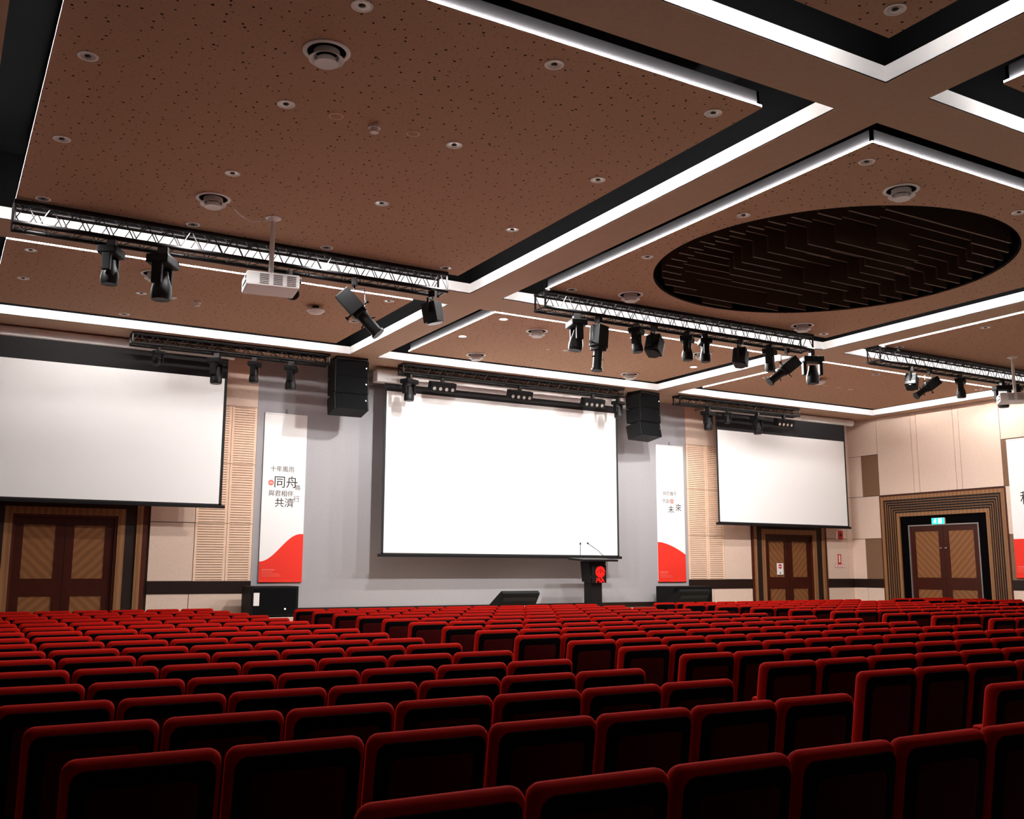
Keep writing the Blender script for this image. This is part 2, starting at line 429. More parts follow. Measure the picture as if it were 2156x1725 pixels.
# ------------------------------------------------------------------ doors and portals
def door_leaves(root, x0, x1, z1, y):
    mid = (x0+x1)/2; st = .135
    for k, (a, b) in enumerate(((x0, mid-.003), (mid+.003, x1))):
        f = MB()
        f.box(a, a+st, y, y+.05, 0, z1).box(b-st, b, y, y+.05, 0, z1)
        f.box(a+st, b-st, y, y+.05, 0, .14).box(a+st, b-st, y, y+.05, 1.02, 1.30).box(a+st, b-st, y, y+.05, z1-.13, z1)
        lf = f.build('door_leaf', MT['stile'], root)
        MB().box(a+st, b-st, y+.015, y+.04, 1.30, z1-.13).build('veneer_panel', MT['veneer' if k == 0 else 'veneer2'], lf)
        MB().box(a+st, b-st, y+.015, y+.04, .14, 1.02).build('veneer_panel', MT['veneer2' if k == 0 else 'veneer'], lf)
def portal(root, x0, x1, z1, rings, door_y, thin=None):
    """nested square arches stepping into the wall; rings = (width, y of the face, material, name)"""
    a, b, c = x0, x1, z1
    for wd, y, m, nm in rings:
        q = MB()
        q.box(a, a+wd, y, door_y+.1, 0, c).box(b-wd, b, y, door_y+.1, 0, c).box(a+wd, b-wd, y, door_y+.1, c-wd, c)
        q.build(nm, MT[m], root)
        a += wd; b -= wd; c -= wd
    return a, b, c
# two portals in the front wall, tops hidden behind the side screens
FR = [(.07, -.05, 'redwood', 'portal_edge'), (.10, -.055, 'rib', 'portal_rib'), (.18, -.03, 'ribdark', 'portal_groove'), (.12, -.035, 'rib', 'portal_rib'),
      (.04, -.01, 'redwood', 'door_frame')]
for n, x0, x1 in ((1, .67, 3.22), (2, 17.25, 19.84)):
    d = struct(thing('door_%d' % n, ['wooden double door under the left screen', 'wooden double door under the right screen'][n-1], 'door', (0, YF, 0)))
    a, b, c = portal(d, x0, x1, 2.82, FR, .06)
    door_leaves(d, a, b, c, .03)
d = struct(thing('door_3', 'wooden double door in a deep ribbed portal on the right wall', 'door', (XW1, YF, 0), -PI/2))
RG = [(.03, -.05, 'redwood', 'portal_edge'), (.09, -.055, 'rib', 'portal_rib')]
yy = -.05
for k in range(5):
    RG += [(.045, yy+.016, 'ribdark', 'portal_groove'), (.014, yy, 'rib', 'portal_rib')]
    yy += .008
RG += [(.04, yy+.016, 'ribdark', 'portal_groove'), (.09, yy, 'rib', 'portal_rib'), (.22, yy+.03, 'shell', 'portal_reveal'), (.03, yy+.02, 'metalgrey', 'door_frame')]
pa, pb, pc = portal(d, Y(17.03), Y(13.58), 3.335, RG, yy+.08)
door_leaves(d, pa, pb, pc, yy+.05)
hb = MB(); mid = (pa+pb)/2
for s in (-1, 1):
    hb2 = MB().box(mid+s*.07-.012, mid+s*.07+.012, yy+.02, yy+.05, 1.98, 2.02).box(mid+s*.07-.03, mid+s*.07+.03, yy+.01, yy+.02, 1.985, 2.015)
    hb2.build('door_closer', MT['chrome'], d)
ex = thing('exit_sign', 'small lit green exit sign over the right wall door', 'exit sign', (XW1, 15.38, 2.64), -PI/2)
MB().box(-.17, .17, -.03, .08, -.075, .075).build('sign_housing', MT['sign'], ex)
MB().box(-.165, .165, -.036, -.031, -.07, .07).build('green_face', MT['green'], ex)
rm = MB()   # running man pictogram and white door
rm.box(.02, .11, -.040, -.037, -.055, .055)
rm.tube((-.06, -.0385, .045), (-.06, -.0365, .045), .014, n=12)
for a, b in (((-.065, .03), (-.075, -.005)), ((-.075, -.005), (-.05, -.03)), ((-.05, -.03), (-.06, -.055)), ((-.075, -.005), (-.10, -.03)), ((-.10, -.03), (-.125, -.03)),
             ((-.067, .022), (-.035, .01)), ((-.067, .022), (-.10, .012))):
    rm.tube((a[0], -.0385, a[1]), (b[0], -.0385, b[1]), .007, n=6)
rm.build('pictogram', MT['greenw'], ex)

# small wall fittings by the right door
t = thing('fire_call_point', 'dark red call point box on the cream wall beside the right screen', 'call point', (20.33, YF-.03, 2.37))
MB().box(-.09, .09, -.05, 0, -.11, .11).build('box', MT['signred'], t, bevel=.008)
MB().box(-.14, -.09, -.045, 0, -.11, .11).build('white_side', MT['sign'], t)
MB().tube((0, -.05, 0), (0, -.06, 0), .035).build('button', MT['ribdark'], t)
t = thing('fire_extinguisher_sign', 'upright red and white extinguisher sign on the cream wall', 'safety sign', (20.3, YF-.03, 1.75))
MB().box(-.06, .06, -.006, 0, -.13, .13).build('plate', MT['signred'], t)
MB().box(-.025, .025, -.009, -.006, -.08, .09).tube((0, -.008, .09), (0, -.008, .11), .012).build('pictogram', MT['sign'], t)
t = thing('fire_hose_sign', 'small red and white lettered sign under the extinguisher sign', 'safety sign', (20.3, YF-.03, 1.58))
MB().box(-.17, .17, -.006, 0, -.045, .045).build('plate', MT['signred'], t)
MB().box(-.16, .16, -.008, -.006, -.036, .036).build('plate_face', MT['sign'], t)
text('lettering', 'FIRE HOSE', .07, MT['signred'], t, (0, -.0095, -.024), align='CENTER', depth=.001, sx=.8)
t = thing('door_notice', 'white paper notice with a red round emblem on the right front door', 'notice', (18.24, YF+.026, 1.50))
MB().box(-.11, .11, -.004, 0, -.14, .14).build('sheet', MT['sign'], t)
MB().tube((0, -.004, .06), (0, -.007, .06), .058, n=20).build('round_mark', MT['signred'], t)
MB().box(-.05, .05, -.009, -.007, .05, .07).box(-.04, .04, -.007, -.004, -.03, -.025).box(-.04, .04, -.007, -.004, -.05, -.045).build('printed_lines', MT['sign'], t)
MB().tube((0, -.004, -.10), (0, -.007, -.10), .02, n=16).build('small_mark', MT['ink2'], t)

# ------------------------------------------------------------------ stage
struct(MB().box(4.70, 15.6, 16.65, YF-.02, 0, .64).build('stage_floor', MT['stage']))

# ------------------------------------------------------------------ projection screens
def screen(lab, x0, x1, z0, z1, hx0, hx1, hz, hr, ztop, y, square=False):
    t = thing('projection_screen', lab, 'projection screen', ((x0+x1)/2, y, z0), group='roll-down projection screens on the front wall')
    W = (x1-x0)/2; H = z1-z0
    MB().box(-W, W, -.004, 0, 0, H).build('screen_surface', MT['screen'], t)
    bd = .05
    MB().box(-W-bd, -W, -.003, .001, -.02, H).box(W, W+bd, -.003, .001, -.02, H).box(-W-bd, W+bd, -.003, .001, H, ztop-z0).box(-W-bd, W+bd, -.003, .001, -.02, 0).build('black_border', MT['sblack'], t)
    MB().box(-W-bd-.06, W+bd+.06, -.02, .02, -.075, -.02).build('bottom_bar', MT['black'], t, bevel=.006)
    c = (x0+x1)/2
    m = MB()
    if square: m.box(hx0-c, hx1-c, -.11, .11, hz-z0-hr, hz-z0+hr); m.build('roller_housing', MT['white'], t, bevel=.012)
    else: m.tube((hx0-c, 0, hz-z0), (hx1-c, 0, hz-z0), hr, n=20); m.build('roller_housing', MT['white'], t, True)
    for s in (hx0-c+.04, hx1-c-.04):
        MB().box(s-.015, s+.015, -.02, YF-y-.04, hz-z0-.03, hz-z0+.03).build('bracket', MT['metalgrey'], t)
    return t
screen('wide centre projection screen on the grey wall behind the lectern', 7.43, 12.90, 1.775, 4.89, 7.18, 13.25, 5.155, .115, 5.05, 17.52, True)
screen('right projection screen above the door beside the cream side wall', 15.87, 20.16, 2.585, 4.75, 15.55, 20.50, 5.258, .085, 5.20, 17.52)
screen('left projection screen cut off by the left photo edge, above a door', .10, 4.31, 2.585, 4.815, -.20, 4.46, 5.255, .085, 5.19, 17.52)

# ------------------------------------------------------------------ banners
def hill(w, z_l, z_r, kind, n=24):
    pts = []
    for i in range(n+1):
        s = i/n
        if kind == 'rise': e = (1-math.cos(PI*min(1, s*1.06)))/2; z = z_l+(z_r-z_l)*e
        elif kind == 'fall': z = z_r+(z_l-z_r)*(1-s**1.7)
        else: z = z_l
        pts.append((-w/2+w*s, z))
    return pts
def banner(lab, loc, rz, w, h, curve, writing, lines_z=.10):
    t = thing('hanging_banner', lab, 'banner', loc, rz, group='white and red banners')
    MB().box(-w/2, w/2, -.012, 0, 0, h).build('banner_sheet', MT['bwhite'], t)
    m = MB(); m.prism([(w/2, 0), (-w/2, 0)]+curve, -.0145, -.0125); m.build('red_hill', MT['red'], t)
    MB().tube((-w/2, -.01, 0), (w/2, -.01, 0), .016, n=10).build('bottom_rod', MT['red'], t)
    MB().tube((-w/2, -.01, h), (w/2, -.01, h), .014, n=10).build('top_rod', MT['bwhite'], t)
    MB().path([(-.02, -.01, h), (0, .0, h+.10), (.02, -.01, h)], .003).build('hanging_hook', MT['ink'], t)
    for s, sz, x, z, m in writing:
        if s == 'LOGO':
            q = MB(); q.tube((x, -.0145, z), (x, -.0125, z), sz, n=24); lg = q.build('round_logo', MT['pink'], t)
            c = MB()
            for k, dz in ((.75, .15), (.45, -.15)):
                c.path([(x-sz*k, -.0155, z+dz*sz-sz*.35), (x, -.0155, z+dz*sz+sz*.25), (x+sz*k, -.0155, z+dz*sz-sz*.35)], sz*.07, 6)
            c.build('logo_lines', MT['bwhite'], lg)
        else: text('lettering', s, sz, MT[m], t, (x, -.0135, z), depth=.001)
    q = MB()
    for k, (l, hh) in enumerate(((.24, .022), (.20, .010), (.32, .010), (.36, .010))):
        q.box(-w/2+.05, -w/2+.05+l*w/.8, -.0165, -.0145, lines_z+.10-k*.035, lines_z+.10-k*.035+hh)
    q.build('small_print', MT['pink'], t)
    return t
banner('white banner with red hill rising rightward, left of the centre screen', (5.60, YF-.03, 1.24), 0, .81, 3.09, hill(.81, .36, .87, 'rise'),
       [('十年風雨', .115, -.27, 2.02, 'ink2'), ('LOGO', .052, -.245, 1.80, ''), ('同舟', .235, -.20, 1.735, 'ink'), ('路', .105, .215, 1.69, 'ink2'),
        ('與君相伴', .120, -.29, 1.565, 'ink2'), ('行', .125, .185, 1.47, 'ink2'), ('共濟', .185, -.165, 1.37, 'ink')])
banner('white banner with red hill falling rightward, between centre and right screens', (14.77, YF-.03, 1.21), 0, .81, 3.12, hill(.81, .89, .61, 'fall'),
       [('與您攜手', .105, -.23, 1.97, 'ink2'), ('共創', .115, -.25, 1.79, 'ink2'), ('LOGO', .052, .04, 1.83, ''), ('未', .19, -.09, 1.57, 'ink'), ('來', .19, .13, 1.62, 'ink')])
banner('white and red banner on the right side wall, cut by the photo edge', (XW1-.06, 12.93, 1.32), -PI/2, 1.05, 3.05, hill(1.05, .84, .84, 'flat'),
       [('科', .32, -.30, 1.62, 'ink')], .12)

# ------------------------------------------------------------------ stage sound and lectern
def loud(name, lab, cat, loc, w, dp, h, extra=None):
    t = thing(name, lab, cat, loc, group='black loudspeakers on the stage')
    MB().box(-w/2, w/2, 0, dp, .02, h).build('cabinet', MT['blackp'], t, bevel=.012)
    MB().box(-w/2+.05, w/2-.05, -.008, .004, .06, h-.04).build('grille', MT['grille'], t)
    MB().box(-w/2+.05, -w/2+.12, .05, .12, 0, .02).box(w/2-.12, w/2-.05, .05, .12, 0, .02).build('foot', MT['black'], t)
    return t
t = loud('subwoofer', 'black subwoofer on the stage below the left banner, white label on it', 'loudspeaker', (5.26, 17.12, .64), .84, .6, .53)
MB().box(-.38, -.28, -.016, -.009, .20, .42).build('paper_label', MT['sign'], t)
MB().tube((.18, -.016, .14), (.18, -.008, .14), .016).build('indicator_light', MT['led'], t)
loud('subwoofer', 'black subwoofer at the stage right end behind a floor monitor', 'loudspeaker', (14.72, 17.2, .64), 1.12, .6, .47)
def wedge(lab, loc):
    t = thing('floor_monitor', lab, 'floor monitor', loc, group='floor monitor wedges on the stage')
    w = .42; k = MB()
    prof = [(-.02, 0), (.27, 0), (.27, .14), (-.22, .42), (-.29, .37)]   # y,z
    n0 = len(k.v)
    k.v += [(-w, y, z) for y, z in prof]+[(w, y, z) for y, z in prof]
    n = len(prof); k.f += [tuple(range(n)), tuple(reversed(range(n, 2*n)))]+[(i, (i+1) % n, n+(i+1) % n, n+i) for i in range(n)]
    k.build('cabinet', MT['blackp'], t, bevel=.01)
    MB().box(-w+.04, w-.04, -.006, .006, -.07, .02, Matrix.Translation((0, -.225, .28)) @ Matrix.Rotation(R(36), 4, 'X')).build('back_handle', MT['black'], t)
    for x in (-.18, 0, .16): MB().tube((x, -.10, .12), (x, -.125, .115), .02, n=10).build('socket', MT['chrome'], t)
    return t
wedge('black floor monitor wedge at the stage edge below the centre screen', (10.0, 17.0, .64))
wedge('black floor monitor wedge in front of the right subwoofer', (14.35, 16.95, .64))

L = thing('lectern', 'black column lectern with slanted top and glowing red emblem on the stage', 'lectern', (11.97, 17.1, .64))
MB().box(-.26, .26, -.22, .22, 0, .05).build('base', MT['black'], L, bevel=.01)
MB().box(-.145, .125, -.12, .14, .05, .60).build('column', MT['black'], L)
m = MB(); pr = [(-.18, .58), (.16, .58), (.20, 1.0), (-.22, 1.0)]; m.prism(pr, -.16, .16); m.build('head', MT['black'], L)
MB().box(-.175, .185, -.195, -.16, .56, .92).build('emblem_board', MT['blackp'], L)
tp_ = Matrix.Translation((0, 0, 1.035)) @ Matrix.Rotation(R(4), 4, 'X')
MB().box(-.44, .42, -.30, .28, -.02, .02, tp_).build('top', MT['black'], L, bevel=.006)
em = MB(); em.tube((.03, -.205, .78), (.03, -.196, .78), .118, n=32); eb = em.build('emblem', MT['emblem'], L)
q = MB()
q.path([(-.08, -.207, .765), (.03, -.207, .84), (.14, -.207, .765)], .007, 6)
q.tube((.03, -.209, .78), (.03, -.205, .78), .016)
for k in (-1, 1): q.path([(.03+k*.04, -.207, .68), (.03+k*.09, -.207, .72)], .004, 6)
q.build('emblem_lines', MT['blackp'], eb)
q = MB()      # stylised characters below the disc
for a, b in (((-.07, .645), (.0, .645)), ((.0, .645), (.0, .61)), ((-.07, .615), (.0, .61)), ((-.06, .615), (-.07, .565)), ((.02, .645), (.02, .565)), ((.02, .60), (.06, .575)),
             ((.05, .645), (.09, .645)), ((.09, .645), (.13, .565)), ((.09, .645), (.05, .565)), ((.06, .60), (.12, .60))):
    q.tube((a[0], -.200, a[1]), (b[0], -.200, b[1]), .0085, n=6)
q.build('emblem_lettering', MT['emblem'], L)
def gooseneck(lab, pts):
    t = thing('gooseneck_microphone', lab, 'microphone', (0, 0, 0), group='thin microphones on the lectern')
    MB().path(pts, .0065, 6).build('stem', MT['ink'], t)
    e = Vector(pts[-1]); dd = (e-Vector(pts[-2])).normalized()
    MB().tube(e, e+dd*.04, .014, .018, 10).build('microphone_head', MT['black'], t)
    MB().tube(Vector(pts[0]), Vector(pts[0])+Vector((0, 0, .03)), .02, n=10).build('mount', MT['black'], t)
gooseneck('upright thin microphone at the left of the lectern top', [(11.72, 17.20, 1.715), (11.71, 17.20, 1.80), (11.69, 17.17, 1.91), (11.68, 17.15, 1.98)])
gooseneck('thin microphone leaning left over the lectern top', [(12.34, 17.20, 1.715), (12.31, 17.20, 1.75), (12.14, 17.18, 1.87), (11.88, 17.14, 2.00)])
q = MB().path([(-.40, -.22, 1.0), (-.36, -.22, .88), (-.26, -.2, .74), (-.21, -.19, .70)], .004, 6)
q.path([(-.22, -.19, .66), (-.26, -.19, .55), (-.25, -.18, .46), (-.17, -.14, .38)], .004, 6)
q.box(-.27, -.20, -.215, -.185, .65, .70)
q.build('microphone_cable', MT['black'], L)

# ------------------------------------------------------------------ line arrays
def array(lab, loc, rz, n=3):
    t = thing('line_array_speaker', lab, 'loudspeaker', loc, rz, group='hanging line array speakers')
    z = 0; y = 0; a = 0
    MB().box(-.30, .30, -.02, .40, -.03, .03).build('rigging_frame', MT['black'], t)
    for k in range(n):
        a += [0, 3, 8][k]
        h = .31
        M_ = Matrix.Translation((0, y, z-.03)) @ Matrix.Rotation(R(-a), 4, 'X')
        mod = MB().box(-.33, .33, 0, .42, -h, 0, M_).build('speaker_module', MT['blackp'], t, bevel=.01)
        MB().box(-.30, .30, -.012, .006, -h+.01, -.01, M_).build('grille', MT['grille'], mod)
        MB().tube(M_ @ Vector((.27, -.022, -.13)), M_ @ Vector((.27, -.012, -.13)), .012).build('badge', MT['chrome'], mod)
        y += math.sin(R(a))*h; z -= math.cos(R(a))*h
array('black hanging line array speaker left of the centre screen', (6.50, 16.98, 5.32), R(-2))
array('black hanging line array speaker right of the centre screen', (13.45, 16.98, 5.32), R(10))

# ------------------------------------------------------------------ lighting trusses
def truss(lab, x0, x1, y0, dy, z0, h, p=.25, hang=True):
    t = thing('lighting_truss', lab, 'lighting truss', ((x0+x1)/2, y0, z0), group='black box trusses under the ceiling')
    W = (x1-x0)/2; r = .029
    for yy_, zz in ((0, 0), (dy, 0), (0, h), (dy, h)):
        MB().tube((-W, yy_, zz), (W, yy_, zz), r, n=10).build('chord', MT['chord'], t, True)
    n = max(2, round(2*W/p)); d = 2*W/n; m = MB()
    for i in range(n):
        a = -W+i*d; b = a+d/2; c = a+d
        m.tube((a, 0, 0), (b, 0, h), .0065, n=6).tube((b, 0, h), (c, 0, 0), .0065, n=6)
        m.tube((a, dy, h), (b, dy, 0), .0065, n=6).tube((b, dy, 0), (c, dy, h), .0065, n=6)
        m.tube((a, 0, 0), (b, dy, 0), .0065, n=6).tube((b, dy, 0), (c, 0, 0), .0065, n=6)
        m.tube((a, 0, h), (b, dy, h), .0065, n=6).tube((b, dy, h), (c, 0, h), .0065, n=6)
    m.build('lacing', MT['truss'], t)
    for s in (-W+.01, W-.01):
        m = MB()
        m.tube((s, 0, 0), (s, dy, 0), .016, n=8).tube((s, 0, h), (s, dy, h), .016, n=8).tube((s, 0, 0), (s, 0, h), .016, n=8).tube((s, dy, 0), (s, dy, h), .016, n=8)
        m.build('end_frame', MT['truss'], t)
    if hang:
        m = MB()
        for s in (-W*.86, 0, W*.86): m.tube((s, dy/2, h), (s, dy/2, ZV-z0), .006, n=6).tube((s, 0, h), (s, dy, h), .014, n=6)
        m.build('suspension_cable', MT['black'], t)
TZ = 5.145; TY = 11.50; TD = .27; TH = .235
truss('lighting truss crossing under the largest left ceiling panel', .49, 5.72, TY, TD, TZ, TH)
truss('middle lighting truss below the panel with the round opening', 7.26, 12.62, TY, TD, TZ, TH)
truss('right lighting truss leading out of the right photo edge', 14.28, 19.6, TY, TD, TZ, TH)
FY = 16.94; FZ = 5.165; FH = .16
truss('front truss between the left screen and the left line array', 2.62, 6.05, FY, .22, FZ, FH)
truss('front truss in front of the centre screen housing', 7.50, 12.72, FY, .22, FZ, FH)
truss('front truss in front of the right screen housing', 14.25, 18.0, FY, .22, FZ, FH)

# ------------------------------------------------------------------ stage lamps hanging from the trusses
def clamp_mb(top):
    return MB().box(-.03, .03, -.05, .05, top-.06, top+.03).tube((0, 0, top-.10), (0, 0, top-.05), .012, n=8)
def moving_head(s=1.):
    t = bpy.data.objects.new('moving_head_light', None); COL.objects.link(t); t.empty_display_size = .1
    clamp_mb(0).build('clamp', MT['truss'], t)
    MB().box(-.16*s, .16*s, -.11*s, .11*s, -.16*s, -.07).build('base', MT['blackp'], t, bevel=.018)
    for k in (-1, 1): MB().box(min(k*.155, k*.105)*s, max(k*.155, k*.105)*s, -.05*s, .05*s, -.36*s, -.16*s).build('yoke_arm', MT['blackp'], t, bevel=.012)
    hd = MB().lathe([(.0, .11), (.055, .10), (.066, .03), (.086, -.03), (.098, -.08), (.100, -.15), (.088, -.185), (.0, -.18)], 20, (0, 0, 0))
    for v in range(len(hd.v)): x, y, z = hd.v[v]; hd.v[v] = (x*s, y*s, z*s-.31*s)
    h = hd.build('head', MT['black'], t, True)
    MB().tube((0, 0, -.489*s), (0, 0, -.481*s), .07*s, n=18).build('lens', MT['glass'], h)
    return t
def fresnel():
    t = bpy.data.objects.new('fresnel_spotlight', None); COL.objects.link(t); t.empty_display_size = .1
    clamp_mb(0).build('clamp', MT['truss'], t)
    MB().box(-.14, .14, -.015, .015, -.11, -.095).box(-.14, -.125, -.015, .015, -.30, -.10).box(.125, .14, -.015, .015, -.30, -.10).build('yoke', MT['black'], t)
    b = MB().box(-.11, .11, -.11, .11, -.42, -.14)
    for k in range(5): b.box(-.118, .118, -.10, .10, -.20-k*.03, -.19-k*.03)
    h = b.build('lamp_body', MT['black'], t, bevel=.01)
    MB().tube((0, 0, -.44), (0, 0, -.41), .10, n=20).build('lens', MT['glass'], t)
    return t
def profile():
    t = bpy.data.objects.new('profile_spotlight', None); COL.objects.link(t); t.empty_display_size = .1
    clamp_mb(0).build('clamp', MT['truss'], t)
    MB().box(-.13, .13, -.012, .012, -.11, -.098).box(-.13, -.118, -.012, .012, -.32, -.10).box(.118, .13, -.012, .012, -.32, -.10).build('yoke', MT['chrome'], t)
    b = bpy.data.objects.new('spotlight_barrel', MB().box(-.10, .10, -.10, .10, -.10, .22).box(-.085, .085, -.085, .085, -.16, -.10).mesh('spotlight_barrel', MT['black'], bevel=.012))
    COL.objects.link(b); b.parent = t; b.location = (0, 0, -.32)
    l = MB().tube((0, 0, -.44), (0, 0, -.14), .07, .068, 18).tube((0, 0, -.46), (0, 0, -.43), .085, n=18).build('lens_tube', MT['black'], b, True)
    kn = MB()
    for sx in (-1, 1): kn.tube((sx*.07, 0, -.06), (sx*.15, 0, -.06), .012, n=8).tube((sx*.15, 0, -.06), (sx*.17, 0, -.06), .028, n=10).tube((sx*.06, 0, -.25), (sx*.11, 0, -.27), .01, n=8)
    kn.build('adjusting_knob', MT['black'], b)
    return t
def blinder(lamps=4):
    t = bpy.data.objects.new('blinder_light', None); COL.objects.link(t); t.empty_display_size = .1
    MB().box(-.03, .03, -.03, .03, -.08, .03).build('clamp', MT['black'], t)
    Mx = Matrix.Translation((0, -.02, -.15)) @ Matrix.Rotation(R(18), 4, 'X')
    h = MB().box(-.27, .27, -.05, .10, -.09, .09, Mx).build('housing', MT['blackp'], t, bevel=.01)
    l = MB(); rr_ = MB()
    for k in range(lamps):
        x = -.195+k*.13
        l.tube(Mx @ Vector((x, -.056, -.035)), Mx @ Vector((x, -.050, -.035)), .034, n=16)
        rr_.lathe([(.05, 0), (.036, 0)], 16)
        rr_.v[-32:] = [tuple(Mx @ Vector((x+v[0], -.057, -.035+v[1]))) for v in rr_.v[-32:]]
    l.build('lamp_lens', MT['lampoff'], t); rr_.build('lamp_rim', MT['black'], t)
    return t
def drop(o): 
    for c in list(o.children):
        drop(c)
    bpy.data.objects.remove(o)
protos = {}
def lamp(kind, x, y, z, label, rz=0., tilt=None, scale=1., group=None):
    if kind not in protos: protos[kind] = dict(moving=moving_head, fresnel=fresnel, profile=profile, blinder=blinder)[kind]()
    o = copy_tree(protos[kind]); o.location = (x, y, z); o.rotation_euler = (0, 0, rz); o.scale = (scale,)*3
    tag(o, label, 'stage light', group or {'moving': 'moving head lights', 'fresnel': 'boxy spotlights', 'profile': 'long profile spotlights', 'blinder': 'four-lamp blinder bars'}[kind])
    if tilt:
        for c in o.children:
            if c.name.split('.')[0] in ('head', 'lamp_body', 'spotlight_barrel', 'lens'):
                pz = {'head': -.31, 'lamp_body': -.26, 'lens': -.26, 'spotlight_barrel': -.32}[c.name.split('.')[0]]
                pv = Matrix.Translation((0, 0, pz)); rot = Matrix.Rotation(R(tilt[1]), 4, 'Y') @ Matrix.Rotation(R(tilt[0]), 4, 'X')
                base = Matrix.Translation(c.location)
                c.matrix_local = pv @ rot @ pv.inverted() @ base
    return o
zt = TZ-.061; yt = TY
lamp('moving', 1.50, yt, zt, 'black moving head light, leftmost on the left truss', R(62), None, .98)
lamp('moving', 2.06, yt, zt, 'larger black moving head light, second on the left truss', R(58), None, 1.18)
lamp('moving', 3.55, yt, zt-.03, 'black moving head light half hidden behind the left projector', R(10), (-70, 0), .8)
lamp('profile', 4.40, yt, zt, 'long black profile spotlight on the left truss, tilted down to the right', R(-30), (0, -42), 1.05)
lamp('fresnel', 5.50, yt, zt, 'boxy spotlight at the right end of the left truss', R(35), (-8, -8), .95)
lamp('moving', 7.80, yt, zt, 'moving head light at the left end of the middle truss', R(75), (8, 0), 1.05)
lamp('profile', 8.19, yt, zt, 'upright profile spotlight with side knobs, second on the middle truss', R(10), (0, 6), 1.0)
lamp('moving', 8.88, yt, zt, 'moving head light right of the upright profile spotlight', R(35), (-6, 0), .85)
lamp('fresnel', 9.22, yt, zt, 'boxy spotlight tilted left, fourth on the middle truss', R(30), (0, 26), 1.0)
lamp('moving', 9.86, yt, zt, 'left one of the close moving head pair amid the middle truss', R(40), None, .88)
lamp('moving', 10.22, yt, zt, 'right one of the close moving head pair amid the middle truss', R(60), None, .85)
lamp('fresnel', 10.96, yt, zt, 'boxy spotlight tilted left, right of the moving head pair', R(30), (0, 20), .95)
lamp('moving', 11.60, yt, zt, 'moving head light above the slanting profile spotlight', R(30), None, .86)
lamp('profile', 12.0, yt, zt-.02, 'profile spotlight pointing steeply down left near the middle truss end', R(-20), (0, 52), .92)
lamp('moving', 12.57, yt, zt, 'moving head light at the right end of the middle truss', R(-25), None, 1.08)
lamp('fresnel', 15.10, yt, zt, 'boxy spotlight tilted left, first on the right truss', R(25), (0, 30), .9)
lamp('profile', 15.62, yt, zt, 'profile spotlight pointing down left on the right truss', R(-20), (0, 55), .82)
lamp('moving', 16.50, yt, zt, 'moving head light amid the right truss', R(30), None, .85)
lamp('moving', 17.78, yt, zt, 'round moving head light just left of the right projector', R(-30), None, 1.0)
lamp('moving', 18.28, yt, zt, 'small moving head light behind the right projector', R(20), (-80, 0), .7)
zf = FZ-.061; yf = FY
lamp('moving', 3.05, yf, zf, 'small dark lamp at the left end of the leftmost front truss', R(15), (60, 0), .6)
lamp('moving', 4.02, yf, zf, 'moving head light overlapping the left screen corner', R(50), None, 1.02)
lamp('moving', 4.67, yf, zf, 'moving head light over the cream panel beside the left screen', R(60), None, .85)
lamp('moving', 5.33, yf, zf, 'moving head light above the left banner', R(65), None, .98)
lamp('moving', 7.64, yf, zf, 'moving head light at the left end of the centre screen housing', R(25), None, .98)
lamp('blinder', 8.34, yf, zf, 'four-lamp blinder bar, left one before the centre screen housing')
lamp('blinder', 10.09, yf, zf, 'four-lamp blinder bar in the middle of the centre screen housing')
lamp('blinder', 11.89, yf, zf, 'four-lamp blinder bar, right one before the centre screen housing')
lamp('moving', 12.55, yf, zf, 'moving head light at the right end of the centre screen housing', R(20), None, .85)
lamp('moving', 15.08, yf, zf, 'moving head light over the cream panel left of the right screen', R(20), None, 1.0)
lamp('moving', 15.66, yf, zf, 'small moving head light at the right screen top left corner', R(-20), None, .6)
lamp('moving', 16.60, yf, zf, 'moving head light hanging over the right screen top', R(10), None, .98)
lamp('blinder', 17.46, yf, zf, 'four-lamp blinder bar at the right end of the front truss')
for o in protos.values(): drop(o)

# ------------------------------------------------------------------ projectors
def projector(lab, plab, x, y, zb, rz, s=1., rx=0.):
    t = thing('ceiling_projector', lab, 'projector', (x, y, PZ), rz, group='white ceiling projectors')
    H = PZ-zb
    MB().tube((0, 0, -.015), (0, 0, 0), .09, n=20).build('ceiling_plate', MT['white'], t)
    MB().tube((0, 0, -H+.15), (0, 0, -.01), .028, n=14).tube((0, 0, -.05), (0, 0, -.012), .03, .06, 14).build('pole', MT['white'], t, True)
    bd = MB().box(-.29, .29, -.22, .22, -H, -H+.16).build('body', MT['white'], t, bevel=.018)
    v = MB()
    for k in range(3):
        for j in range(6): v.box(-.15+k*.15, -.05+k*.15, -.226, -.219, -H+.025+j*.02, -H+.033+j*.02)
    v.build('vent_grille', MT['metalgrey'], bd)
    MB().box(-.296, -.29, -.16, .10, -H+.05, -H+.06).box(-.296, -.29, -.17, -.12, -H+.09, -H+.11).build('side_slot', MT['ink'], bd)
    MB().tube((0, .22, -H+.08), (0, .26, -H+.08), .055, n=18).build('lens', MT['glass'], bd)
    return t
projector('white projector on a ceiling pole in front of the left truss', '', 3.09, 10.70, 4.555, R(-8))
projector('white projector on a ceiling pole at the right photo edge', '', 17.27, 10.93, 4.56, R(-48))
q = MB().path([(2.62, 10.62, PZ-.01), (2.72, 10.70, PZ-.045), (2.85, 10.76, PZ-.07), (2.98, 10.73, PZ-.055), (3.06, 10.71, PZ-.03)], .007, 8)
tag(q.build('projector_cable', MT['white']), 'slack white cable by the top of the left projector pole', 'cable')

